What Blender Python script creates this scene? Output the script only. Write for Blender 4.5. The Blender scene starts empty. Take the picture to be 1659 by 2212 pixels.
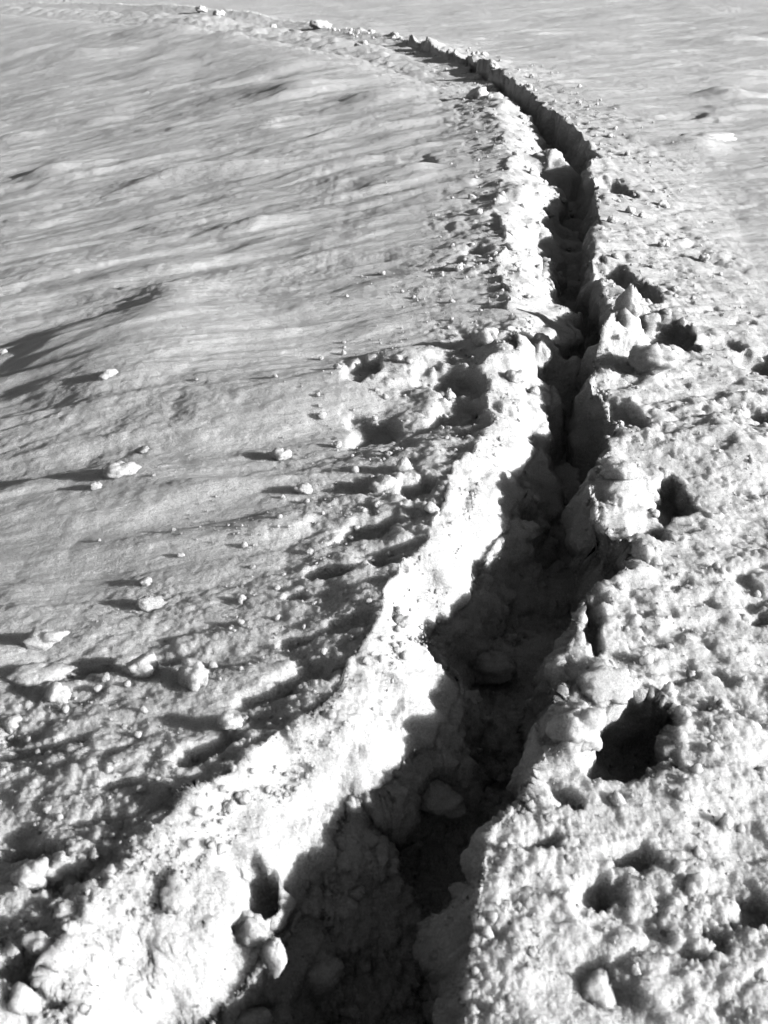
import bpy, math, random
import numpy as np
from mathutils import Vector, Matrix

random.seed(7)
RNG = np.random.default_rng(11)
SC = bpy.context.scene
COL = SC.collection
R = math.radians

# ------------------------------------------------------------------ camera
CAM_H = 1.6
PITCH = math.atan((1106 + 80) / 2125.0)          # optical axis below the horizon
cam_d = bpy.data.cameras.new('camera')
cam = bpy.data.objects.new('camera', cam_d)
COL.objects.link(cam)
cam.location = (0, 0, CAM_H)
cam.rotation_euler = (math.pi / 2 - PITCH, 0, 0)
cam_d.sensor_fit = 'VERTICAL'
cam_d.sensor_height = 36.0
cam_d.lens = 36.0 * 2125.0 / 2212.0
cam_d.clip_start = 0.05
cam_d.clip_end = 5000
SC.camera = cam
cam_d.dof.use_dof = True
cam_d.dof.focus_distance = 4.2
cam_d.dof.aperture_fstop = 5.6

# ------------------------------------------------------------------ sky and sun
SUN_EL = R(17.5)
SUN_AZ = R(-18.0)                                # angle from +X towards +Y
sun_dir = Vector((math.cos(SUN_EL) * math.cos(SUN_AZ), math.cos(SUN_EL) * math.sin(SUN_AZ), math.sin(SUN_EL)))
w = bpy.data.worlds.new('World')
SC.world = w
w.use_nodes = True
nt = w.node_tree
bg = nt.nodes['Background']
sky = nt.nodes.new('ShaderNodeTexSky')
sky.sky_type = 'NISHITA'
sky.sun_disc = False
sky.sun_elevation = SUN_EL
sky.sun_rotation = math.pi / 2 - SUN_AZ
sky.altitude = 2500                              # high snow field: thin, dark, clear sky
sky.dust_density = 0.3
bw = nt.nodes.new('ShaderNodeSeparateColor')     # black-and-white film behind a red filter: the red light only
nt.links.new(sky.outputs[0], bw.inputs[0])
nt.links.new(bw.outputs[0], bg.inputs[0])
bg.inputs[1].default_value = 0.065
sl = bpy.data.lights.new('sun', 'SUN')
sl.energy = 5.0
sl.angle = R(0.55)
sl.color = (1, 1, 1)
sun = bpy.data.objects.new('sun', sl)
COL.objects.link(sun)
sun.rotation_euler = (-sun_dir).to_track_quat('-Z', 'Y').to_euler()
sun.location = (8, -2, 6)

vs = SC.view_settings
SC.display_settings.display_device = 'sRGB'
vs.view_transform = 'Standard'
vs.look = 'None'
vs.gamma = 1
vs.use_curve_mapping = False
vs.exposure = 0.56
SC.cycles.use_adaptive_sampling = True
SC.cycles.adaptive_threshold = 0.03
SC.cycles.diffuse_bounces = 0
SC.cycles.max_bounces = 2

# ------------------------------------------------------------------ noise helpers
def _hash(ix, iy, seed):
    h = (ix.astype(np.int64) * 374761393 + iy.astype(np.int64) * 668265263 + seed * 974634777) & 0xFFFFFFFF
    h = ((h ^ (h >> 13)) * 1274126177) & 0xFFFFFFFF
    h = ((h ^ (h >> 16)) * 2246822519) & 0xFFFFFFFF
    return (h ^ (h >> 15)) & 0xFFFFFFFF

def _rnd(ix, iy, seed):
    return _hash(ix, iy, seed).astype(np.float64) / 4294967295.0

def noise(x, y, seed=0):
    """gradient noise, about -1..1"""
    ix = np.floor(x); iy = np.floor(y)
    fx = x - ix; fy = y - iy
    ux = fx * fx * fx * (fx * (fx * 6 - 15) + 10)
    uy = fy * fy * fy * (fy * (fy * 6 - 15) + 10)
    def g(dx, dy):
        a = _rnd(ix + dx, iy + dy, seed) * (2 * math.pi)
        return np.cos(a) * (fx - dx) + np.sin(a) * (fy - dy)
    a = g(0, 0); b = g(1, 0); c = g(0, 1); d = g(1, 1)
    return ((a + (b - a) * ux) * (1 - uy) + (c + (d - c) * ux) * uy) * 1.5

def domes(x, y, cell, seed, fill=0.75):
    """field of half-buried round clods of random size: height in units of the cell"""
    X = x / cell; Y = y / cell
    ix = np.floor(X); iy = np.floor(Y)
    out = np.zeros_like(x)
    for dx in (-1, 0, 1):
        for dy in (-1, 0, 1):
            cx = ix + dx; cy = iy + dy
            px = cx + _rnd(cx, cy, seed); py = cy + _rnd(cx, cy, seed + 1)
            k = _rnd(cx, cy, seed + 2)
            rr = np.where(k < fill, 0.28 + 0.62 * _rnd(cx, cy, seed + 3) ** 2, 0.0)
            d2 = (X - px) ** 2 + (Y - py) ** 2
            hgt = rr * np.maximum(1 - d2 / np.maximum(rr * rr, 1e-6), 0.0) ** 0.8
            out = np.maximum(out, hgt)
    return out

def noise3(x, y, z, seed=0):
    ix = np.floor(x); iy = np.floor(y); iz = np.floor(z)
    fx = x - ix; fy = y - iy; fz = z - iz
    ux = fx * fx * (3 - 2 * fx); uy = fy * fy * (3 - 2 * fy); uz = fz * fz * (3 - 2 * fz)
    def g(a, b, c):
        return _hash(ix + a + 7919 * (iz + c), iy + b + 104729 * (iz + c), seed).astype(np.float64) / 2147483647.5 - 1
    def pl(c):
        a = g(0, 0, c); b = g(1, 0, c); d = g(0, 1, c); e = g(1, 1, c)
        return (a + (b - a) * ux) * (1 - uy) + (d + (e - d) * ux) * uy
    p0 = pl(0); p1 = pl(1)
    return p0 + (p1 - p0) * uz

def domes3(x, y, z, cell, seed, fill=0.75):
    X = x / cell; Y = y / cell; Z = z / cell
    ix = np.floor(X); iy = np.floor(Y); iz = np.floor(Z)
    out = np.zeros_like(X)
    for dx in (-1, 0, 1):
        for dy in (-1, 0, 1):
            for dz in (-1, 0, 1):
                cx = ix + dx; cy = iy + dy; cz = iz + dz
                h = _hash(cx + 7919 * cz, cy + 104729 * cz, seed)
                px = cx + (h & 1023) / 1023.0; py = cy + ((h >> 10) & 1023) / 1023.0; pz = cz + ((h >> 20) & 1023) / 1023.0
                h2 = _hash(cx + 31 * cz, cy + 57 * cz, seed + 9)
                k = (h2 & 1023) / 1023.0
                rr = np.where(k < fill, 0.30 + 0.55 * (((h2 >> 10) & 1023) / 1023.0) ** 2, 0.0)
                d2 = (X - px) ** 2 + (Y - py) ** 2 + (Z - pz) ** 2
                np.maximum(out, rr * np.maximum(1 - d2 / np.maximum(rr * rr, 1e-6), 0.0) ** 0.75, out=out)
    return out

def sstep(a, b, x):
    t = np.clip((x - a) / (b - a), 0, 1)
    return t * t * (3 - 2 * t)

def smin_interp(t, xs, ys):
    return np.interp(t, xs, ys)

# ------------------------------------------------------------------ where things stand (pixels of a 1659 x 2212 view -> ground)
F = 2125.0
SP, CP = math.sin(PITCH), math.cos(PITCH)
def ground(u, v, z=0.0):
    a = (u - 829.5) / F; b = (v - 1106.0) / F
    dz = -SP - b * CP; dy = CP - b * SP
    t = (z - CAM_H) / dz
    return a * t, dy * t

def line(pts, z):
    P = sorted([(ground(u, v, z)[1], ground(u, v, z)[0]) for v, u in pts])
    return np.array([p[0] for p in P]), np.array([p[1] for p in P])

# right rim of the trench, edge of its shadow on the left, crest of the left bank
RIM = line([(12, 30), (24, 200), (38, 400), (52, 560), (68, 690), (84, 790), (97, 880), (110, 935), (128, 990), (150, 1060), (180, 1110), (210, 1150), (240, 1192), (280, 1240), (320, 1278),
            (342, 1300), (362, 1262), (400, 1290), (440, 1293), (480, 1292), (520, 1282), (560, 1280), (600, 1300), (650, 1322), (690, 1332),
            (735, 1325), (770, 1285), (830, 1290), (880, 1330), (950, 1318), (1000, 1312), (1060, 1290), (1100, 1300), (1150, 1375), (1185, 1385), (1230, 1365),
            (1290, 1262), (1330, 1235), (1400, 1205), (1500, 1190), (1560, 1180), (1640, 1172), (1700, 1155), (1760, 1092), (1800, 1062), (1900, 1040),
            (2000, 1030), (2100, 1012), (2212, 980), (2500, 920), (3000, 850)], 0.03)
EDGE = line([(14, 0), (26, 170), (40, 370), (54, 530), (70, 660), (86, 760), (101, 840), (117, 905), (136, 960), (158, 1015), (185, 1060), (215, 1080), (245, 1120), (290, 1150), (340, 1176),
             (375, 1180), (400, 1160), (430, 1212), (460, 1180), (490, 1150), (520, 1165), (560, 1170), (600, 1180), (640, 1182), (670, 1200),
             (700, 1245), (722, 1222), (750, 1240), (790, 1150), (830, 1160), (870, 1190), (920, 1185), (950, 1160), (1050, 1135), (1100, 1122),
             (1160, 1100), (1220, 1032), (1240, 1048), (1290, 966), (1370, 935), (1430, 960), (1480, 1000), (1530, 1002), (1600, 990), (1650, 975),
             (1690, 860), (1750, 755), (1830, 740), (1880, 722), (1940, 690), (2000, 645), (2060, 600), (2130, 460), (2212, 390), (2500, 300), (3000, 200)], -0.115)
CREST = line([(14, -70), (28, 100), (44, 300), (58, 460), (76, 600), (94, 690), (108, 780), (130, 850), (158, 940), (200, 1000), (250, 1045), (300, 1085), (350, 1105), (400, 1080), (450, 1070),
              (500, 1085), (600, 1080), (700, 1110), (750, 1130), (790, 1040), (830, 1050), (900, 1080), (1000, 970), (1100, 930), (1200, 880), (1300, 830),
              (1400, 765), (1500, 700), (1600, 565), (1700, 455), (1800, 335), (1900, 235), (2000, 135), (2100, 55), (2212, -30), (2500, -200), (3000, -500)], 0.06)

# pits stamped into the snow: u, v, half width px, half height px, depth m, turn (deg)
PITS = [
    (1358, 1600, 92, 104, 0.20, -20), (1435, 1062, 62, 48, 0.12, -25), (1432, 708, 76, 36, 0.11, 0),
    (1335, 596, 62, 34, 0.10, 20), (1330, 409, 38, 17, 0.09, 0), (1660, 745, 66, 26, 0.10, 0), (1655, 862, 40, 20, 0.06, 0),
    (972, 846, 72, 34, 0.09, 25), (1000, 905, 84, 34, 0.09, 20), (775, 832, 34, 26, 0.06, 0), (800, 940, 60, 36, 0.07, 10),
    (890, 1085, 40, 20, 0.05, 10), (800, 1160, 60, 26, 0.05, 0), (830, 1240, 56, 20, 0.05, 0), (722, 1255, 50, 30, 0.05, -10), (640, 1315, 30, 15, 0.04, 0),
    (640, 1500, 84, 30, 0.07, 18), (545, 1545, 66, 26, 0.06, 18), (450, 1657, 58, 26, 0.07, 20), (540, 1880, 66, 78, 0.13, 0),
    (110, 1872, 62, 26, 0.05, -10), (130, 1958, 54, 24, 0.05, 0), (36, 2172, 60, 44, 0.07, 0), (110, 2195, 30, 20, 0.05, 0), (60, 1650, 70, 16, 0.04, 10),
    (1358, 1845, 60, 30, 0.06, 10), (1290, 1920, 56, 30, 0.05, 15), (1150, 1845, 46, 18, 0.04, 0), (1630, 1950, 50, 40, 0.05, 10), (1500, 2040, 60, 26, 0.04, 0),
    (1650, 1305, 48, 16, 0.04, 0), (200, 1470, 90, 16, 0.035, 15), (330, 1448, 80, 14, 0.03, 14),
    (1270, 1360, 34, 60, 0.08, -10), (1345, 900, 40, 40, 0.07, 0), (280, 1725, 60, 18, 0.04, 14), (230, 1800, 60, 14, 0.035, 10), (900, 365, 55, 20, 0.03, 0),
    (1450, 262, 100, 10, 0.05, 0), (1560, 715, 60, 12, 0.04, 0), (265, 232, 30, 8, 0.05, 0), (1550, 1990, 40, 20, 0.03, 0), (1210, 1740, 50, 26, 0.05, 0),
    (1025, 565, 40, 10, 0.04, 0), (1395, 1140, 60, 26, 0.07, 10), (755, 1395, 60, 24, 0.05, 15), (650, 1410, 50, 18, 0.045, 15), (1290, 1000, 1, 1, 0.0, 0),
]
# rounded heaps and drifts: u, v, half width px, half height px, height m, turn
HEAPS = [
    (1240, 760, 100, 17, 0.29, 0), (1215, 352, 48, 9, 0.27, 0),
    (300, 780, 235, 120, 0.115, 0), (560, 860, 210, 100, 0.03, 0), (390, 655, 90, 30, 0.05, 0), (60, 595, 150, 22, 0.04, 0), (70, 640, 150, 16, -0.06, 8), (1600, 940, 170, 70, 0.05, 0),
    (1250, 1600, 52, 62, 0.05, -20), (1300, 1480, 60, 80, 0.03, 0), (1345, 715, 34, 30, 0.10, 0), (1400, 800, 34, 28, 0.06, 0), (1330, 1045, 46, 60, 0.05, 0),
    (1500, 312, 60, 12, 0.05, 0), (860, 385, 90, 22, 0.03, 0), (60, 450, 130, 16, 0.05, 0), (450, 375, 150, 12, 0.05, 0), (1080, 235, 40, 20, 0.08, 0),
    (115, 375, 60, 18, 0.06, 0), (400, 60, 120, 8, 0.12, 0), (600, 195, 120, 8, 0.08, 0), (1250, 330, 20, 20, 0.0, 0), (1080, 790, 60, 36, 0.05, 0),
    (880, 800, 90, 26, 0.05, 0), (1190, 750, 60, 24, 0.05, 0), (720, 1900, 40, 60, 0.03, 0), (590, 2010, 46, 40, 0.07, 0), (1560, 2080, 200, 80, 0.02, 0),
    (170, 110, 150, 5, 0.10, 0), (60, 140, 110, 4, 0.08, 0), (330, 160, 80, 7, 0.08, 0), (130, 210, 120, 6, 0.06, 0), (640, 205, 90, 9, 0.09, 0), (820, 215, 90, 9, 0.07, 0),
    (590, 270, 80, 5, 0.05, 0), (270, 290, 70, 4, 0.05, 0), (200, 262, 70, 5, 0.05, 0), (30, 298, 50, 5, 0.06, 0), (690, 322, 60, 5, 0.035, 0), (430, 380, 150, 9, 0.05, 0), (720, 405, 170, 9, 0.045, 0),
    (560, 492, 110, 16, 0.035, 4), (300, 412, 60, 8, 0.03, 0), (780, 290, 120, 4, 0.05, 0), (1500, 60, 140, 3, 0.10, 0), (1300, 60, 100, 3, 0.10, 0), (1560, 215, 50, 6, 0.07, 0),
    (600, 155, 120, 5, 0.08, 0), (520, 72, 70, 5, 0.10, 0), (1560, 110, 90, 4, 0.08, 0), (1230, 110, 80, 4, 0.07, 0), (1420, 150, 120, 4, 0.05, 0), (560, 175, 90, 4, -0.07, 0), (330, 240, 120, 4, -0.05, 0),
    (520, 435, 90, 9, 0.04, 0), (640, 380, 160, 10, 0.04, 0), (900, 195, 90, 10, 0.05, 0), (1160, 470, 60, 30, 0.05, 0), (1120, 440, 40, 20, 0.04, 0),
]
def left_fall(x, crest):
    return 0.15 * 0.5 * np.log1p(np.exp(np.clip((crest - x - 0.5) / 0.5, -30, 30)))
def ground_t(u, v, z=0.0):
    x, y = ground(u, v, z)
    for _ in range(6):
        x, y = ground(u, v, z - float(left_fall(x, np.interp(y, *CREST))))
    return x, y
def world_spot(s):
    u, v, a, b, h, rot = s
    x, y = ground_t(u, v)
    if u < 700 and v < 1300:
        zz = -float(left_fall(x, np.interp(y, *CREST)))
        return x, y, abs(ground(u + a, v, zz)[0] - x), abs(ground(u, v + b, zz)[1] - ground(u, v - b, zz)[1]) / 2, h, R(rot)
    x1, _ = ground(u + a, v)
    _, y0 = ground(u, v + b); _, y1 = ground(u, v - b)
    return x, y, abs(x1 - x), abs(y1 - y0) / 2, h, R(rot)
WY = np.arange(0.3, 60, 0.02)
_w = np.interp(WY, *RIM) - np.interp(WY, *EDGE)
WS = np.convolve(np.pad(_w, 12, mode='edge'), np.ones(25) / 25, 'valid')
HEAPS = [(a_, b_, c_, d_, h_ * (1.4 if b_ < 520 and abs(h_) < 0.15 else 1.0), r_) for a_, b_, c_, d_, h_, r_ in HEAPS]
PITW = [world_spot(s[:4] + (s[4] * (0.62 if s[0] < 760 and s[1] > 1380 and s[1] < 1850 else 0.85 if s[0] < 1020 else 1.0),) + s[5:]) for s in PITS if s[4] > 0]
HEAPW = [world_spot(s) for s in HEAPS if s[4] != 0]

WIND = R(10)
def height(x, y, sp, ids=None):
    """snow surface at x, y; sp = spacing the mesh has there"""
    n = x.size
    def lod(lam):                       # drop detail the mesh cannot carry
        return sstep(1.6, 3.4, lam / sp)
    r = np.hypot(x, y)
    # ---- wide undulation and wind-carved relief
    z = 0.05 * noise(x / 4.2 + 3, y / 5.5 + 1, 1) + 0.02 * noise(x / 1.7, y / 2.1, 2)
    z += sstep(60, 400, r) * 2.5 * noise(x / 160, y / 160, 3)
    cw, sw = math.cos(WIND), math.sin(WIND)
    wx = x + 0.10 * noise(x / 0.9, y / 0.9, 71) ; wy = y + 0.06 * noise(x / 0.9, y / 0.9, 72)
    a = wx * cw + wy * sw; b = -wx * sw + wy * cw
    edge = np.interp(y, *EDGE); rim = np.interp(y, *RIM); crest = np.interp(y, *CREST)
    mid = 0.5 * (edge + rim)
    # how broken up the snow is
    wl = np.interp(y, [0, 1.5, 3, 5, 8, 15, 30], [1.5, 1.1, 0.85, 0.75, 0.8, 0.9, 1.3])
    wr = np.interp(y, [0, 1.5, 3, 5, 8, 15, 30], [2.2, 1.8, 1.6, 1.6, 1.1, 0.8, 1.2])
    jag = 0.35 * noise(x / 0.6, y / 0.9, 5) + 0.15 * noise(x / 0.2, y / 0.25, 6)
    out_l = (crest - x) / wl + jag
    out_r = (x - rim) / wr + jag
    broken = np.where(x < mid, 1 - sstep(0.0, 1.0, out_l), 1 - sstep(0.25, 1.15, out_r))
    calm = 1 - 0.75 * broken
    sa = np.zeros(n)
    for la, lb, amp, sd in ((2.8, 0.62, 0.075, 11), (1.4, 0.30, 0.048, 12), (0.60, 0.13, 0.018, 13), (0.24, 0.055, 0.0062, 14), (0.09, 0.024, 0.0028, 15)):
        q = noise(a / la, b / lb, sd)
        q = noise(a / la - 0.42 * q, b / lb, sd)      # crests lean downwind
        q = np.where(q > 0, q, q * 0.6)
        env = 0.55 + 0.75 * noise(a / (la * 2.3) + 7, b / (lb * 4) + 2, sd + 20)
        sa += amp * q * np.clip(env, 0.12, 1.6) * lod(lb)
    # steep windward lips
    q = noise(a / 1.1 + 40, b / 0.42 + 9, 31)
    sa += 0.020 * sstep(0.05, 0.40, q) * lod(0.25)
    q = noise(a / 0.75 + 14 - 0.3 * q, b / 0.20 + 19, 32)
    sa += 0.007 * sstep(0.10, 0.36, q) * lod(0.12)
    z += sa * calm
    # ---- granular crust everywhere
    g = np.zeros(n)
    for lam, amp, sd in ((0.30, 0.010, 39), (0.15, 0.0075, 40), (0.075, 0.0052, 41), (0.034, 0.0036, 42), (0.016, 0.0026, 43), (0.0085, 0.0018, 44)):
        g += amp * np.abs(noise(x / lam, y / lam, sd)) * lod(lam)
    rough = 0.45 + 0.45 * noise(x / 0.8, y / 1.1, 45) + 0.5 * broken
    z += g * np.clip(rough, 0.25, 1.3) * 1.2
    # the field falls away gently to the left, and rises to the far right
    z -= left_fall(x, crest) * sstep(80, 40, r)
    z -= 0.11 * np.clip(x - rim - 0.05, 0, 1.0) * sstep(14, 7, r)
    z += 0.035 * np.log1p(np.exp(np.clip(x - rim - 1.8, -30, 30))) * sstep(80, 40, r)
    # ---- drifts
    for cx, cy, ax, ay, hh, rot in HEAPW:
        m = (np.abs(x - cx) < 2.6 * max(ax, ay)) & (np.abs(y - cy) < 2.6 * max(ax, ay))
        if not m.any(): continue
        dx = x[m] - cx; dy = y[m] - cy
        c, s = math.cos(rot), math.sin(rot)
        e = ((dx * c + dy * s) / ax) ** 2 + ((-dx * s + dy * c) / ay) ** 2
        wob = 1 + 0.25 * noise(x[m] / (ax * 0.7), y[m] / (ay * 0.7), 51)
        z[m] += hh * np.exp(-1.1 * e * wob)
    ID = np.zeros(n, np.int32)
    W3 = np.zeros(n)
    # ---- path zone
    near = (x > crest - 2.6 - 2 * sstep(16, 30, y)) & (x < rim + 2.8) & (y > -1) & (y < 60)
    if near.any():
        X = x[near]; Y = y[near]; S = sp[near]; B = broken[near]
        def L(lam): return sstep(1.4, 3.0, lam / S)
        fade = np.interp(Y, [0, 10, 20, 38, 50], [1, 1, 1, 0.9, 0.3])
        # jagged edges: warp the place where the profile is looked up
        jx = 0.045 * noise(X / 0.30, Y / 0.34, 61) * L(.3) + 0.022 * noise(X / 0.12, Y / 0.14, 62) * L(.1)
        jx = jx + (0.09 * noise(X / 0.5, Y / 0.8, 77) + 0.05 * noise(X / 0.2, Y / 0.35, 78)) * sstep(7, 13, Y)
        jf = 0.008 * noise(X / 0.045, Y / 0.045, 63) * L(.045)
        Xw = X + jx + jf * 0.25
        Yw = Y + 0.05 * noise(X / 0.2 + 9, Y / 0.2, 65)
        e = np.interp(Yw, *EDGE); rr = np.interp(Yw, *RIM); cr = np.interp(Yw, *CREST)
        wd = np.maximum(rr - e, 0.08)
        wds = np.interp(Yw, WY, WS)
        cr = np.minimum(cr, e - 0.12)
        D = 0.29 + 0.05 * noise(Y / 0.7, Y * 0 + 3.3, 66)
        # floor: trodden pockets, one after the other
        ph = Y / 0.36
        pocket = 0.5 - 0.5 * np.cos(2 * math.pi * (ph + 0.25 * noise(Y / 1.3, Y * 0, 67)))
        floor = -D - 0.07 * pocket + 0.05 * np.sin(ph * math.pi) * (X - 0.5 * (e + rr)) / wd
        zE = -0.27 * wds - 0.005
        zE = np.maximum(zE, floor + 0.04)
        bank = (0.072 + 0.025 * noise(Y / 0.5, Y * 0 + 8, 68)) * np.interp(Y, [0, 13, 18], [1, 1, -1.4])
        wall_l = np.minimum(0.21, wd * 0.48) * (1 + 0.5 * noise(X / 0.25, Y / 0.25, 73))
        wall_r = np.minimum(np.interp(Y, [1, 3, 6], [0.06, 0.085, 0.085]), wd * 0.27) * (1 + 0.55 * noise(X / 0.3, Y / 0.22, 74))
        prof = np.zeros_like(X)
        sL = np.clip((Xw - cr) / (e - cr), 0, 1)               # crest -> edge of the shade
        slope = bank + (zE - bank) * (0.42 * sL + 0.58 * sL ** 1.8)
        t1 = sstep(0, 1, (Xw - e) / wall_l)
        t2 = sstep(0, 1, (rr - Xw) / wall_r)
        lipr = 0.022 + 0.02 * noise(Y / 0.4, Y * 0 + 5, 69) + np.interp(Y, [0, 18, 24], [0, 0, 0.30]) * domes(X, Y, 0.42, 79, 0.7) + np.interp(Y, [13, 17, 23, 27, 40], [0, 0.11, 0.12, 0.15, 0.15]) * np.clip(0.75 + 1.0 * noise(Y / 0.9, X / 0.9, 75) + np.where(Y > 24, 0.9, 0.2) * noise(Y / 2.2, Y * 0 + 1.5, 76), 0, 2)
        inside = np.maximum(zE + (floor - zE) * t1, lipr + (floor - lipr) * t2) 
        left_out = bank * np.exp(-np.maximum(cr - Xw, 0) / 0.60)
        right_out = lipr * np.exp(-np.maximum(Xw - rr, 0) / 0.5)
        prof = np.where(Xw < cr, left_out, np.where(Xw < e, slope, np.where(Xw < rr, inside, right_out)))
        ins = (Xw > e) & (Xw < rr)
        # pits
        pid = np.zeros(X.size, np.int32)
        pz = np.zeros_like(X)
        for k, (cx, cy, ax, ay, hh, rot) in enumerate(PITW):
            m = (np.abs(X - cx) < 1.6 * max(ax, ay)) & (np.abs(Y - cy) < 1.6 * max(ax, ay))
            if not m.any(): continue
            dx = X[m] + 0.9 * jx[m] - cx; dy = Y[m] + 0.7 * jx[m] - cy
            c, s = math.cos(rot), math.sin(rot)
            ee = (np.abs((dx * c + dy * s) / ax) ** 2.6 + np.abs((-dx * s + dy * c) / ay) ** 2.6) ** (1 / 2.6)
            ee = ee * (1 + 0.42 * noise(X[m] / (ax * 0.8), Y[m] / (ay * 0.8), 55) + 0.14 * noise(X[m] / (ax * 0.3), Y[m] / (ay * 0.3), 56))
            cut = -hh * (1 - sstep(0.50, 1.08, ee)) * (0.8 + 0.25 * dx / ax)
            cut += 0.03 * hh * np.exp(-((ee - 1.2) / 0.15) ** 2)
            tmp = pz[m]; tmp = np.where(np.abs(cut) > np.abs(tmp), cut, tmp); pz[m] = tmp
            if hh >= 0.085:
                t = pid[m]; t[(ee < 1.0)] = k + 1; pid[m] = t
        depth_in = sstep(0.0, 0.12, -prof)
        prof = prof + pz * (1 - 0.85 * depth_in)
        # clods and rubble
        wob = lambda q, sd: 0.35 * noise(X / q, Y / q, sd)
        def dome(c, sd, fill):
            return c * domes(X + 0.3 * c * noise(X / (c * .5), Y / (c * .5), sd + 50), Y + 0.3 * c * noise(X / (c * .5) + 5, Y / (c * .5), sd + 60), c, sd, fill) * L(c)
        onslope = ((Xw > cr) & (Xw < e))
        patch = sstep(-0.25, 0.35, noise(X / 0.35, Y / 0.45, 81))
        rub = 0.12 * dome(0.105, 101, 0.45) * (0.1 + 0.9 * patch) + 0.012 * noise(X / 0.14, Y / 0.14, 102) * B
        W3[near] = (L(0.03) * np.where(ins, 1.5, np.where(onslope, 0.42, B)) * (0.35 + 0.65 * np.where(ins, 1, patch)) * (1 - 0.6 * sstep(0.25, 0.6, noise(X / 0.9 + 4, Y / 1.3, 84))))
        hollow = 0.016 * sstep(0.15, 0.5, noise(X / 0.17, Y / 0.11, 82)) + 0.013 * sstep(0.12, 0.45, noise(X / 0.07, Y / 0.05, 83)) * sstep(-0.1, 0.4, noise(X / 0.5, Y / 0.5, 85))
        k = np.where(ins, 0.9, np.where(onslope, 0.30, B))
        kh = np.where(ins, 0.3, np.where(onslope, 0.15, B ** 1.5))
        soft = 1 - 0.65 * sstep(0.25, 0.6, noise(X / 0.9 + 4, Y / 1.3, 84))      # smoother crusted places
        wallm = np.where(ins & (rr - Xw < wall_r), 0.45, 1.0)
        puff = 0.14 * dome(0.20, 141, 0.8) * np.where(onslope, 1.0, np.where(ins, 1.5, 0.35 * B * patch))
        z[near] += fade * (prof + puff + rub * k * soft * wallm - hollow * kh * soft)
        idn = np.zeros(X.size, np.int32)
        idn[pid > 0] = 100 + pid[pid > 0]
        idn[onslope] = 2
        idn[ins] = 1
        ID[near] = idn
    return (z, ID, W3) if ids else z

# ------------------------------------------------------------------ ground mesh: rings round the walker, finest where snow lies near
rad = [0.35]
while rad[-1] < 2600:
    r0 = rad[-1]
    k = np.interp(r0, [0.3, 0.8, 0.95, 3, 6, 12, 45, 60, 2600], [0.05, 0.02, 0.0028, 0.0027, 0.0031, 0.0039, 0.0052, 0.03, 0.12])
    rad.append(r0 * (1 + k))
rad = np.array(rad)
FINE = R(35.0)
NF = 860
fine = np.linspace(-FINE, FINE, NF)
coarse = FINE + (math.pi * 2 - 2 * FINE) * np.linspace(0, 1, 152)[1:-1]
# thin the step near the fine part
tt = np.linspace(-1, 1, 152)[1:-1]
coarse = math.pi + (math.pi - FINE) * np.sign(tt) * (1 - (1 - np.abs(tt)) ** 1.6)
ang = np.concatenate([fine, coarse])                 # from +Y, clockwise
NA = ang.size; NR = rad.size
dth = np.abs(np.diff(np.concatenate([ang, [math.pi * 2 - FINE]])))
dth = np.maximum(dth, np.roll(dth, 1))
RR, AA = np.meshgrid(rad, ang, indexing='ij')
gx = (RR * np.sin(AA)).ravel(); gy = (RR * np.cos(AA)).ravel()
drr = np.gradient(rad)
gs = np.sqrt(drr[:, None] * 0.6 * np.maximum(RR * dth[None, :], 0.4 * drr[:, None])).ravel()
print('ground verts', gx.size)
gz, gid, gw3 = height(gx, gy, gs, ids=True)
V = np.empty((gx.size + 1, 3)); V[:-1, 0] = gx; V[:-1, 1] = gy; V[:-1, 2] = gz; V[-1] = (0, 0, float(gz[:NA].mean()))
i = np.arange(NR - 1)[:, None] * NA; j = np.arange(NA)[None, :]; j1 = (j + 1) % NA
Q = np.stack([i + j, i + NA + j, i + NA + j1, i + j1], -1).reshape(-1, 4)
def sheet_normals():
    e1 = V[Q[:, 2]] - V[Q[:, 0]]; e2 = V[Q[:, 3]] - V[Q[:, 1]]
    fn = np.cross(e1, e2); out = np.zeros_like(V)
    for c in range(4):
        for d in range(3):
            out[:, d] += np.bincount(Q[:, c], fn[:, d], minlength=V.shape[0])
    out[-1] = (0, 0, 1)
    return out / np.maximum(np.linalg.norm(out, axis=1, keepdims=True), 1e-12)
if np.cross(V[Q[:999, 2]] - V[Q[:999, 0]], V[Q[:999, 3]] - V[Q[:999, 1]])[:, 2].mean() < 0:
    Q = Q[:, ::-1].copy()
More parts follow.
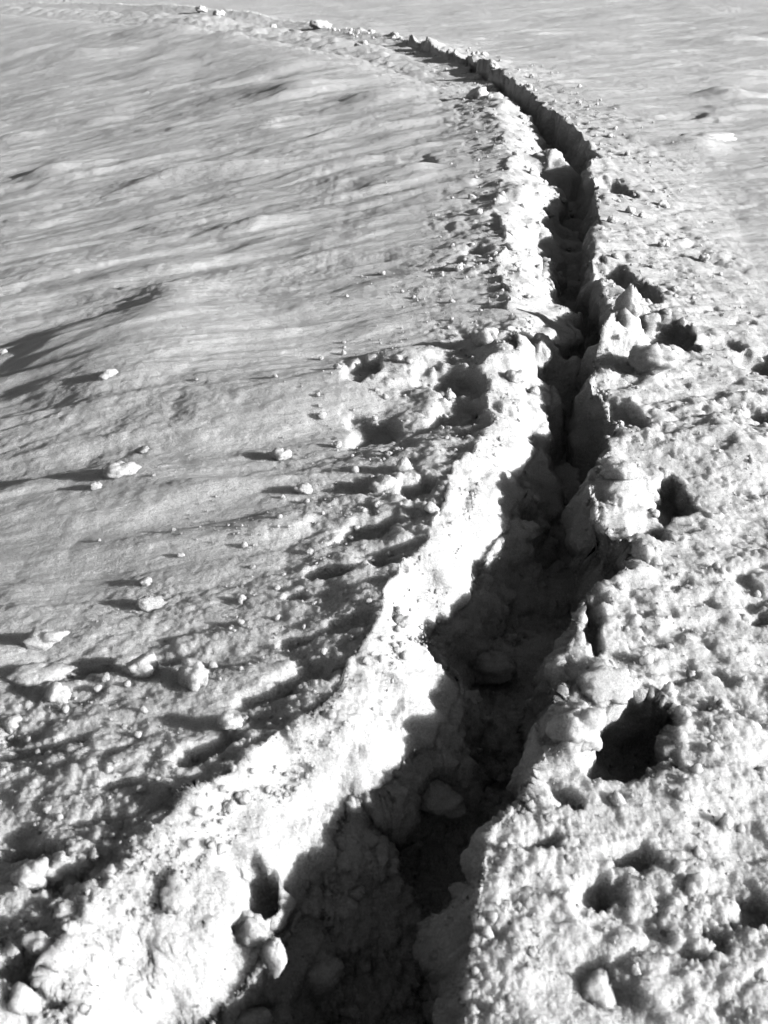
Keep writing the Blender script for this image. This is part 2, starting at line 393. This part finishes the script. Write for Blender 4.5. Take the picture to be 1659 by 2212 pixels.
# rubble pushed out along the surface, so walls get knobs and small overhangs too
VN = sheet_normals()
steep = np.clip(1.15 - VN[:-1, 2], 0, 1) * (gid > 0)
for lam, amp in ((0.17, 0.050), (0.085, 0.028), (0.045, 0.014)):
    m = np.where((steep > 0.02) & (gs < lam * 0.5))[0]
    P = V[m] / lam
    V[m] += VN[m] * (amp * steep[m] * noise3(P[:, 0], P[:, 1], P[:, 2] * 1.3, int(lam * 1e4) + 1))[:, None]
VN = sheet_normals()
for cell, amp, fill in ((0.070, 0.16, 0.40), (0.036, 0.32, 0.50), (0.019, 0.46, 0.6), (0.0095, 0.60, 0.7)):
    m = np.where((gw3 > 0.02) & (gs < cell * 0.55))[0]
    if not m.size: continue
    P = V[m]; k = sstep(1.6, 3.2, cell / gs[m]) * gw3[m]
    wq = 0.35 * cell
    a = noise3(P[:, 0] / (cell * .6), P[:, 1] / (cell * .6), P[:, 2] / (cell * .6), int(cell * 1e4))
    b = noise3(P[:, 0] / (cell * .6) + 9, P[:, 1] / (cell * .6), P[:, 2] / (cell * .6), int(cell * 1e4) + 3)
    d = domes3(P[:, 0] + wq * a, P[:, 1] + wq * b, P[:, 2] + wq * a, cell, int(cell * 1e4) + 7, fill)
    n_ = VN[m] * np.array([1, 1, 1.0])
    pm = sstep(-0.55, 0.45, noise3(P[:, 0] / (cell * 4.5), P[:, 1] / (cell * 4.5), P[:, 2] / (cell * 4.5), int(cell * 1e4) + 5))
    V[m] += n_ * (amp * cell * k * (0.3 + 1.0 * pm) * (d + 0.22 * a))[:, None]
# fine feathery crust over the broken snow
VN = sheet_normals()
for lam, amp in ((0.014, 0.0026), (0.0065, 0.0022)):
    m = np.where((gw3 > 0.02) & (gs < lam))[0]
    P = V[m] / lam
    V[m] += VN[m] * (amp * np.minimum(1, 0.3 + gw3[m]) * sstep(1.0, 2.2, lam / gs[m]) * noise3(P[:, 0], P[:, 1], P[:, 2], int(lam * 1e5)))[:, None]
def ground_z(x, y):
    r_ = math.hypot(x, y); a_ = math.atan2(x, y) % (2 * math.pi)
    a_ = a_ - 2 * math.pi if a_ > 2 * math.pi - FINE else a_
    i_ = min(int(np.searchsorted(rad, r_)), NR - 1); j_ = min(int(np.searchsorted(ang, a_)), NA - 1)
    return float(V[i_ * NA + j_, 2])
# vertex normals of the whole sheet so that the pieces join without a seam
VN = sheet_normals()
fid = gid[Q[:, 0]]

# ------------------------------------------------------------------ materials
SSS = True
def snow_material(name, tone, grain=1.0):
    m = bpy.data.materials.new(name)
    m.use_nodes = True
    t = m.node_tree; N = t.nodes; Lk = t.links
    p = N['Principled BSDF']
    geo = N.new('ShaderNodeNewGeometry')
    n1 = N.new('ShaderNodeTexNoise'); n1.inputs['Scale'].default_value = 5; n1.inputs['Detail'].default_value = 6
    Lk.new(geo.outputs['Position'], n1.inputs['Vector'])
    n2 = N.new('ShaderNodeTexNoise'); n2.inputs['Scale'].default_value = 230; n2.inputs['Detail'].default_value = 3
    Lk.new(geo.outputs['Position'], n2.inputs['Vector'])
    mr = N.new('ShaderNodeMapRange'); mr.inputs['From Min'].default_value = 0.3; mr.inputs['From Max'].default_value = 0.7
    mr.inputs['To Min'].default_value = tone * 0.94; mr.inputs['To Max'].default_value = tone * 1.05
    Lk.new(n1.outputs['Fac'], mr.inputs['Value'])
    mr2 = N.new('ShaderNodeMapRange'); mr2.inputs['From Min'].default_value = 0.3; mr2.inputs['From Max'].default_value = 0.7
    mr2.inputs['To Min'].default_value = 0.80; mr2.inputs['To Max'].default_value = 1.17
    Lk.new(n2.outputs['Fac'], mr2.inputs['Value'])
    mu = N.new('ShaderNodeMath'); mu.operation = 'MULTIPLY'
    Lk.new(mr.outputs[0], mu.inputs[0]); Lk.new(mr2.outputs[0], mu.inputs[1])
    cc = N.new('ShaderNodeCombineColor')
    for k in range(3): Lk.new(mu.outputs[0], cc.inputs[k])
    Lk.new(cc.outputs[0], p.inputs['Base Color'])
    p.inputs['Roughness'].default_value = 0.62
    p.inputs['Specular IOR Level'].default_value = 0.25
    if SSS:
        p.inputs['Subsurface Weight'].default_value = 0.82
        p.inputs['Subsurface Radius'].default_value = (1, 1, 1)
        p.inputs['Subsurface Scale'].default_value = 0.05
    # crystal grain, and fine ripples drawn out along the wind
    def layer(scale, detail, strength, dist, prev=None, stretch=None, rough=0.6):
        n_ = N.new('ShaderNodeTexNoise'); n_.inputs['Scale'].default_value = scale
        n_.inputs['Detail'].default_value = detail; n_.inputs['Roughness'].default_value = rough
        if stretch:
            mp_ = N.new('ShaderNodeMapping'); mp_.inputs['Rotation'].default_value = (0, 0, -R(10)); mp_.inputs['Scale'].default_value = stretch
            mp_.vector_type = 'POINT'
            Lk.new(geo.outputs['Position'], mp_.inputs['Vector']); Lk.new(mp_.outputs[0], n_.inputs['Vector'])
        else:
            Lk.new(geo.outputs['Position'], n_.inputs['Vector'])
        b_ = N.new('ShaderNodeBump'); b_.inputs['Strength'].default_value = strength; b_.inputs['Distance'].default_value = dist
        Lk.new(n_.outputs['Fac'], b_.inputs['Height'])
        if prev is not None: Lk.new(prev.outputs[0], b_.inputs['Normal'])
        return b_
    bf = layer(7, 5, 0.9, 0.045, None, (0.3, 1, 1), 0.7) if grain >= 1 and name.startswith('wind') else None
    b0 = layer(26, 3, 0.8 * grain, 0.02, bf, (0.35, 1, 1)) if grain >= 1 else None
    b1 = layer(120, 3, 1.0, 0.006, b0)
    b2 = layer(320, 2, 0.9, 0.0032, b1)
    Lk.new(b2.outputs[0], p.inputs['Normal'])
    return m
TONE = 0.78
M_SNOW = snow_material('wind_packed_snow', TONE)
M_CLOD = snow_material('broken_snow', TONE * 1.03, 1.0)

def fast_mesh(name, verts, faces, mat, smooth=True, normals=None):
    me = bpy.data.meshes.new(name)
    nv = len(verts); nf = len(faces); k = faces.shape[1]
    me.vertices.add(nv); me.vertices.foreach_set('co', np.asarray(verts, np.float32).ravel())
    me.loops.add(nf * k); me.loops.foreach_set('vertex_index', faces.astype(np.int32).ravel())
    me.polygons.add(nf); me.polygons.foreach_set('loop_start', np.arange(nf, dtype=np.int32) * k)
    me.polygons.foreach_set('use_smooth', np.full(nf, smooth, dtype=bool))
    me.update(calc_edges=True)
    me.materials.append(mat)
    if normals is not None:
        me.normals_split_custom_set_from_vertices(np.asarray(normals, np.float32).tolist())
    return me

def struct(name, faces, label=None):
    used = np.unique(faces)
    mp = np.full(V.shape[0], -1, np.int64); mp[used] = np.arange(used.size)
    me = fast_mesh(name, V[used], mp[faces], M_SNOW, True, VN[used])
    o = bpy.data.objects.new(name, me); COL.objects.link(o)
    o['kind'] = 'structure'
    if label: o['label'] = label
    return o
struct('snow_field', Q[(fid == 0)], 'wide wind-carved snow field around the trodden path')
struct('snow_path', Q[fid == 1], 'deep narrow trench trodden through the snow in shade')
struct('snow_bank', Q[fid == 2], 'brightly lit slope of pushed-up snow on the left side of the trench')
for k in sorted(set(fid[fid > 100].tolist())):
    struct('footprint', Q[fid == k])
# the disc under the walker
tri = np.stack([np.full(NA, V.shape[0] - 1), np.arange(NA), (np.arange(NA) + 1) % NA], -1)
struct('ground', tri, 'snow under the walker')

# ------------------------------------------------------------------ loose snow
def ico(sub):
    import bmesh
    bm = bmesh.new(); bmesh.ops.create_icosphere(bm, subdivisions=sub, radius=1.0)
    v = np.array([p.co[:] for p in bm.verts]); f = np.array([[q.index for q in t.verts] for t in bm.faces])
    bm.free(); return v, f
def rot_rand(rng):
    q = rng.normal(size=4); q /= np.linalg.norm(q); w_, x_, y_, z_ = q
    return np.array([[1 - 2 * (y_ * y_ + z_ * z_), 2 * (x_ * y_ - z_ * w_), 2 * (x_ * z_ + y_ * w_)],
                     [2 * (x_ * y_ + z_ * w_), 1 - 2 * (x_ * x_ + z_ * z_), 2 * (y_ * z_ - x_ * w_)],
                     [2 * (x_ * z_ - y_ * w_), 2 * (y_ * z_ + x_ * w_), 1 - 2 * (x_ * x_ + y_ * y_)]])
def lumpy(sub, seed, bumps, amp, stretch):
    """a clod: round core carrying many smaller rounded knobs"""
    rng = np.random.default_rng(seed)
    v, f = ico(sub)
    d = np.ones(len(v)) * 0.80
    for size, count, a in bumps:
        c = rng.normal(size=(count, 3)); c /= np.linalg.norm(c, axis=1, keepdims=True)
        dist = np.sqrt(np.maximum(((v[:, None, :] - c[None]) ** 2).sum(-1), 0))
        k = np.sqrt(np.maximum(1 - (dist / (size * rng.uniform(0.6, 1.3, count))[None]) ** 2, 0)).max(1)
        d += a * amp * k
    # a few flat broken faces
    for _ in range(rng.integers(1, 4)):
        nrm = rng.normal(size=3); nrm /= np.linalg.norm(nrm)
        h = rng.uniform(0.55, 0.85)
        dd = (v * d[:, None]) @ nrm
        over = np.maximum(dd - h, 0) * 0.85
        pv = v * d[:, None] - over[:, None] * nrm[None]
        d = np.linalg.norm(pv, axis=1); v = pv / d[:, None]
    p = v * d[:, None]
    for fr, am in ((3.5, 0.07), (8.0, 0.045), (17.0, 0.03)):
        p = p * (1 + am * noise3(p[:, 0] * fr + seed, p[:, 1] * fr, p[:, 2] * fr, seed))[:, None]
    return p * np.array(stretch), f
CLODS = []
for k in range(10):
    rng = np.random.default_rng(300 + k)
    st = (rng.uniform(0.8, 1.25), rng.uniform(0.75, 1.1), rng.uniform(0.6, 0.95))
    v, f = lumpy(4, 500 + k, ((0.75, 8, 0.30), (0.38, 34, 0.26), (0.20, 110, 0.15), (0.10, 380, 0.08)), 1.0, st)
    CLODS.append(fast_mesh('snow_clod', v, f, M_CLOD, True))
spike_v, spike_f = lumpy(4, 777, ((0.6, 9, 0.30), (0.3, 40, 0.24), (0.15, 150, 0.12)), 1.0, (0.8, 0.7, 1.0))
sc_ = 1 - 0.55 * np.clip((spike_v[:, 2] + 0.2) / 1.2, 0, 1)
spike_v[:, 0] *= sc_; spike_v[:, 1] *= sc_; spike_v[:, 2] *= 1.35
SPIKE = fast_mesh('snow_clod', spike_v, spike_f, M_CLOD, True)

placed = []
def put_clod(x, y, size, mesh, label, group=None, sink=0.45, rz=None, sx=1.0, sz=1.0, tilt=0.0, zoff=0.0):
    o = bpy.data.objects.new('snow_clod', mesh); COL.objects.link(o)
    z = ground_z(x, y)
    o.location = (x, y, z + size * (0.7 * sz - sink) + zoff)
    o.scale = (size * sx, size, size * sz)
    o.rotation_euler = (tilt, tilt * 0.5, random.uniform(0, 6.28) if rz is None else rz)
    o['label'] = label; o['category'] = 'snow clod'
    if group: o['group'] = group
    placed.append((x, y, size))
    return o

def at(u, v, px, mesh, label, z=0.0, **kw):
    x, y = ground_t(u, v, z)
    depth = y * CP + (CAM_H - z) * SP
    return put_clod(x, y, px * depth / F, mesh, label, **kw)

NAMED = [
    (608, 997, 17, 0, 'small bright snow clod with a flat flake right of it and its shadow left', {}),
    (640, 998, 14, 5, 'flat elongated snow flake lying right of the small bright clod in the left field', {'sz': 0.35, 'sx': 1.8, 'rz': 0}),
    (266, 1049, 24, 1, 'broad snow clod alone on the left field with a dark round shadow beside it', {'sx': 1.3, 'rz': 0.2}),
    (312, 984, 15, 6, 'low faint snow clod above the broad lone clod on the left field', {'sz': 0.6}),
    (212, 1073, 10, 7, 'tiny pale snow clod below and left of the broad lone clod', {}),
    (326, 1327, 16, 2, 'small snow clod with a round black shadow in the grainy left field', {'sx': 1.4, 'rz': 0}),
    (105, 1404, 34, 3, 'wide flat snow chunk near the left edge with a black shadow on its left', {'sx': 1.3, 'rz': 0.2, 'sz': 0.7}),
    (90, 1482, 36, 1, 'long low snow chunk at the left edge below the wide flat chunk', {'sx': 1.5, 'rz': 0.3, 'sz': 0.6}),
    (27, 1590, 20, 4, 'rounded snow clod at the very left edge halfway down the lower field', {}),
    (312, 1470, 26, 2, 'bright knobbly snow clod beside the dark streak in the lower left', {}),
    (425, 1495, 26, 8, 'bright double-topped snow clod right of the dark streak in the lower left', {'sx': 1.4}),
    (240, 862, 20, 9, 'small half-buried snow clod on the shaded flank of the left drift', {'sz': 0.6}),
    (1241, 618, 27, 'S', 'upright pointed snow clod standing inside the trench where it is narrow', {'zoff': 0.05}),
    (1352, 712, 36, 'S', 'tall cone-shaped snow clod on the right rim above the narrowing of the trench', {}),
    (1405, 803, 34, 0, 'large bright rounded snow block on the right bank below the cone-shaped clod', {'sx': 1.2}),
    (1112, 832, 20, 1, 'round pale snow ball on the left rim just below the snow bridge', {}),
    (1152, 838, 15, 6, 'smaller snow ball touching the round pale one on the left rim', {}),
    (1047, 775, 22, 2, 'smooth snow ball on top of the left bank beside the snow bridge', {}),
    (1395, 1215, 28, 3, 'bright rounded snow clod overhanging the right rim above the dark bay', {}),
    (872, 1042, 26, 'S', 'pointed snow clod on the left bank beside small dark hollows', {'sz': 0.8}),
    (830, 1080, 22, 4, 'grey rounded snow clod left of the pointed clod on the left bank', {}),
    (970, 868, 20, 'S', 'small peaked snow clod between two dark hollows left of the trench', {}),
    (1242, 1600, 54, 3, 'big sunlit snow block between the trench and the deep footprint', {'sx': 1.0, 'sz': 0.8, 'rz': 0.6, 'zoff': -0.012}),
    (1300, 1500, 44, 2, 'bright snow clod above the big sunlit block next to the deep footprint', {'sz': 0.6}),
    (688, 1945, 36, 0, 'knobbly snow clod perched on the left rim near the bottom', {'zoff': 0.03}),
    (590, 2010, 50, 'S', 'wedge-shaped bright snow block on the left slope near the bottom', {'sz': 0.8}),
    (540, 1975, 26, 5, 'small flat snow clod above the wedge-shaped block', {}),
    (664, 2165, 38, 1, 'round sunlit snow clod low in the trench at the bottom edge', {'zoff': 0.08}),
    (595, 2190, 30, 8, 'small sunlit snow clod at the bottom edge left of the round one', {'zoff': 0.05}),
    (380, 1965, 32, 1, 'broad snow clod on the left slope with a dark notch on top', {'sx': 1.3, 'sz': 0.7}),
    (168, 1945, 34, 2, 'bright snow clod between two dark hollows in the lower left corner', {}),
    (86, 1945, 34, 3, 'grey snow clod left of the bright one in the lower left corner', {}),
    (1430, 438, 12, 5, 'small lone bright snow clod on the right field far up the path', {}),
    (1520, 302, 30, 7, 'bright slab of snow far off on the right field', {'sx': 1.7, 'sz': 0.5, 'rz': 0.2}),
    (1185, 345, 26, 0, 'bright rounded snow clod at the left rim far up the path', {}),
    (1030, 220, 22, 6, 'bright snow clod at the left rim where the path starts to bend', {}),
    (1300, 2120, 42, 9, 'pale low snow clod on the right bank near the bottom edge', {'sz': 0.6}),
    (1570, 1760, 22, 'S', 'small peaked snow clod right of the deep footprint near the right edge', {}),
    (1330, 1060, 34, 1, 'bright snow block on the right rim beside the smooth curved wall', {'sz': 0.8}),
    (960, 1600, 40, 4, 'large overexposed snow clod on the sunlit edge at the left rim', {}),
    (436, 42, 9, 0, 'dark-sided snow block at the far path, leftmost of three near the top edge', {'sink': 0.2}),
    (474, 48, 10, 1, 'dark-sided snow block at the far path, middle of three near the top edge', {'sink': 0.2}),
    (690, 70, 11, 2, 'dark-sided snow block on the far path, right of two others', {'sink': 0.2, 'sx': 1.5, 'rz': 0}),
    (782, 102, 10, 3, 'low dark-sided snow block left of where the far trench opens', {'sink': 0.2, 'sx': 1.3, 'rz': 0}),
    (590, 64, 6, 5, 'tiny snow block on the far path between larger dark-sided blocks', {'sink': 0.2}),
    (1220, 1030, 44, 2, 'large rounded snow boulder lying in the shade on the trench floor', {'zz': -0.3}),
    (1060, 1430, 44, 1, 'shaded snow boulder on the trench floor below the lumpy shelf', {'zz': -0.28}),
    (1205, 1215, 26, 5, 'pale shaded snow lump on the trench floor by the dark bay', {'zz': -0.28}),
    (1120, 1195, 30, 0, 'round shaded snow lump at the left wall of the trench', {'zz': -0.2}),
]
for u, v, px, mk, lab, kw in NAMED:
    if not lab: continue
    kw = dict(kw); zz = kw.pop('zz', 0.0)
    at(u, v, px, SPIKE if mk == 'S' else CLODS[mk], lab, z=zz, **kw)

# clods nothing tells apart: scattered over the zone each label names
def zone_clods(count, ys, xf, label, group, smin, smax, clear=1.0):
    n = 0; tries = 0
    while n < count and tries < count * 60:
        tries += 1
        y = ys[0] * (ys[1] / ys[0]) ** random.random()
        x = xf(y, random.random())
        s = smin * (smax / smin) ** (random.random() ** 1.9)
        if y > 5: s *= 1.25
        if abs(x) > y * 0.42 + 0.75: continue
        if any((x - a) ** 2 + (y - b) ** 2 < (0.9 * (s + c)) ** 2 for a, b, c in placed): continue
        lab = own_label(x, y, ground_z(x, y), s, 'trench' if 'floor' in group else '', group)
        if lab is None: continue
        put_clod(x, y, s, CLODS[random.randrange(10)], lab, group, sink=random.uniform(0.15, 0.5), tilt=random.uniform(-.5, .5))
        n += 1
MARKS = [(1350, 1600, 'the deep footprint hole'), (1242, 1600, 'the big sunlit block'), (1352, 712, 'the cone-shaped clod'), (1405, 803, 'the large bright rounded block'),
    (1241, 618, 'the upright clod inside the trench'), (608, 997, 'the clod with the flat flake'), (266, 1049, 'the broad lone clod on the left field'), (105, 1404, 'the wide flat chunk at the left edge'),
    (425, 1495, 'the double-topped clod'), (872, 1042, 'the pointed clod on the left bank'), (1112, 832, 'the round ball on the left rim'), (688, 1945, 'the knobbly clod on the left rim'),
    (590, 2010, 'the wedge-shaped block'), (664, 2165, 'the round clod at the bottom edge'), (1395, 1215, 'the clod overhanging the dark bay'), (1220, 1030, 'the boulder on the trench floor'),
    (1060, 1430, 'the boulder below the lumpy shelf'), (1430, 438, 'the small lone clod on the right field'), (1520, 302, 'the bright far slab'), (1185, 345, 'the far clod at the left rim'),
    (1030, 220, 'the clod where the path bends'), (1300, 2120, 'the low clod near the bottom edge'), (1570, 1760, 'the small peaked clod by the right edge'), (168, 1945, 'the bright clod in the lower left corner'),
    (1330, 409, 'the small hole beside the far trench'), (1435, 1062, 'the hollow on the right bank'), (1240, 762, 'the snow bridge across the trench'), (640, 1500, 'the dark streak on the left bank'),
    (960, 1600, 'the overexposed clod on the sunlit edge'), (325, 1327, 'the small clod with the black shadow'), (690, 70, 'the far dark-sided block'), (850, 110, 'the place where the far trench opens')]
TAKEN = {}
def own_label(x, y, z, size, zone, group):
    dz = z - CAM_H
    dep = y * CP - dz * SP; up = y * SP + dz * CP
    u = 829.5 + F * x / dep; v = 1106 - F * up / dep
    px = size * F / dep
    word = 'tiny' if px < 8 else 'small' if px < 15 else 'medium' if px < 24 else 'large'
    if zone == 'trench': word += ' shaded'
    for mu, mv, nm in sorted(MARKS, key=lambda q: math.hypot(q[0] - u, (q[1] - v) * 1.3))[:3]:
        dx = u - mu; dy = v - mv; dist = math.hypot(dx, dy)
        t = []
        if abs(dy) > 0.38 * dist: t.append('below' if dy > 0 else 'above')
        if abs(dx) > 0.38 * dist: t.append('right' if dx > 0 else 'left')
        dr = ' '.join(t) + (' of' if abs(dx) > 0.38 * dist else '')
        far = 'just' if dist < 60 else 'somewhat' if dist < 120 else 'well' if dist < 220 else 'far'
        lab = f'{word} snow clod {far} {dr} {nm}'
        if lab not in TAKEN:
            TAKEN[lab] = group
            return lab
    return None
I_ = lambda y, c: float(np.interp(y, *c))
zone_clods(62, (1.0, 5.0), lambda y, t: I_(y, RIM) + 0.02 + 1.15 * t ** 1.4, 'small loose snow clod among many on the right bank in the near half', 'loose clods on the near right bank', 0.007, 0.026)
zone_clods(36, (5.0, 14.0), lambda y, t: I_(y, RIM) + 0.02 + 0.8 * t ** 1.4, 'small loose snow clod among many on the right bank in the far half', 'loose clods on the far right bank', 0.009, 0.026)
zone_clods(62, (1.0, 5.0), lambda y, t: I_(y, CREST) + 0.06 - 0.95 * t ** 1.3, 'small loose snow clod among many on the near left bank', 'loose clods on the near left bank', 0.007, 0.026)
zone_clods(36, (5.0, 14.0), lambda y, t: I_(y, EDGE) - 0.05 - 0.65 * t ** 1.2, 'small loose snow clod among many on the far left bank', 'loose clods on the far left bank', 0.010, 0.030)
zone_clods(34, (1.15, 9.0), lambda y, t: I_(y, EDGE) + 0.03 + (I_(y, RIM) - I_(y, EDGE) - 0.12) * t, 'shaded snow clod lying among others on the trench floor', 'clods on the trench floor', 0.012, 0.036)
zone_clods(24, (14.0, 34.0), lambda y, t: I_(y, EDGE) - 0.3 + 1.2 * t, 'far snow clod along the bend of the path near the top', 'clods along the far bend of the path', 0.025, 0.06)
zone_clods(14, (2.2, 9.0), lambda y, t: I_(y, CREST) - 0.9 - 2.2 * t, 'scattered lone snow clod on the smooth left field', 'lone clods on the left field', 0.006, 0.013)

# a dry straw standing in the trench at the bottom of the view
sx_, sy_ = ground(632, 2150, -0.12)
sz_ = ground_z(sx_, sy_)
vv = []; ff = []
path = [(0, 0, -0.03), (0.001, 0.0, 0.015), (0.0025, -0.001, 0.045), (0.002, 0.0, 0.07)]
for k, (a_, b_, c_) in enumerate(path):
    for q in range(6):
        rr_ = 0.0013 * (1 - 0.2 * k)
        vv.append((a_ + rr_ * math.cos(q * math.pi / 3), b_ + rr_ * math.sin(q * math.pi / 3), c_))
for k in range(3):
    for q in range(6):
        ff.append((k * 6 + q, k * 6 + (q + 1) % 6, (k + 1) * 6 + (q + 1) % 6, (k + 1) * 6 + q))
M_STRAW = bpy.data.materials.new('dry_straw'); M_STRAW.use_nodes = True
_p = M_STRAW.node_tree.nodes['Principled BSDF']; _n = M_STRAW.node_tree.nodes.new('ShaderNodeTexNoise'); _n.inputs['Scale'].default_value = 90
_r = M_STRAW.node_tree.nodes.new('ShaderNodeMapRange'); _r.inputs['To Min'].default_value = 0.3; _r.inputs['To Max'].default_value = 0.55
M_STRAW.node_tree.links.new(_n.outputs['Fac'], _r.inputs['Value']); M_STRAW.node_tree.links.new(_r.outputs[0], _p.inputs['Base Color'])
st_o = bpy.data.objects.new('straw', fast_mesh('straw', np.array(vv), np.array(ff), M_STRAW)); COL.objects.link(st_o)
st_o.location = (sx_, sy_, sz_); st_o['label'] = 'thin upright dry straw standing in the shaded trench near the bottom edge'; st_o['category'] = 'straw'

# crumbs: past counting, one object
def crumb_cloud(name, n, zones, smin, smax, base, label):
    v0, f0 = base; VV = []; FF = []; off = 0
    xs = []; ys = []
    for share, y0, y1, fx in zones:
        m = int(n * share)
        y = y0 * (y1 / y0) ** RNG.random(m); t = RNG.random(m)
        xs.append(fx(y, t)); ys.append(y)
    x = np.concatenate(xs); y = np.concatenate(ys)
    keep = np.abs(x) < y * 0.45 + 0.9
    x = x[keep]; y = y[keep]
    cl = noise(x / 0.25, y / 0.3, 91) + 0.6 * noise(x / 0.08, y / 0.09, 92) + RNG.normal(0, 0.35, x.size)
    k = cl > 0.0
    x = x[k]; y = y[k]
    z = np.array([ground_z(a_, b_) for a_, b_ in zip(x, y)])
    s = smin * (smax / smin) ** (RNG.random(x.size) ** 2.2) * (1 + 0.12 * np.maximum(y - 3, 0))
    for q in range(x.size):
        st = RNG.uniform(0.7, 1.25, 3)
        A = rot_rand(RNG) * st[None, :]
        VV.append((v0 @ A.T) * s[q] + np.array([x[q], y[q], z[q] + 0.35 * s[q]]))
        FF.append(f0 + off); off += len(v0)
    me = fast_mesh(name, np.concatenate(VV), np.concatenate(FF), M_CLOD, True)
    o = bpy.data.objects.new(name, me); COL.objects.link(o)
    o['kind'] = 'stuff'; o['label'] = label; o['category'] = 'snow crumbs'
    return o
NI = lambda y, c: np.interp(y, *c)
v1, f1 = lumpy(2, 901, ((0.8, 6, 0.35), (0.4, 20, 0.2)), 1.0, (1, 1, 1))
v1s, f1s = lumpy(1, 902, ((0.8, 6, 0.35),), 1.0, (1, 1, 1))
ZN = [(0.34, 0.95, 6.0, lambda y, t: NI(y, RIM) - 0.02 + 1.5 * t ** 1.5),
      (0.34, 0.95, 6.0, lambda y, t: NI(y, CREST) + 0.12 - 1.0 * t ** 2.0),
      (0.10, 1.0, 10.0, lambda y, t: NI(y, EDGE) + (NI(y, RIM) - NI(y, EDGE)) * t),
      (0.11, 5.0, 30.0, lambda y, t: NI(y, RIM) + 1.0 * t ** 1.6),
      (0.11, 5.0, 30.0, lambda y, t: NI(y, EDGE) - 0.8 * t ** 2.0)]
crumb_cloud('snow_crumbs', 15000, ZN, 0.0022, 0.0065, (v1s, f1s), 'fine crumbs of broken snow strewn along both banks of the path')
crumb_cloud('snow_lumps', 1300, ZN, 0.006, 0.013, (v1, f1), 'coarser lumps of broken snow strewn along both banks of the path')
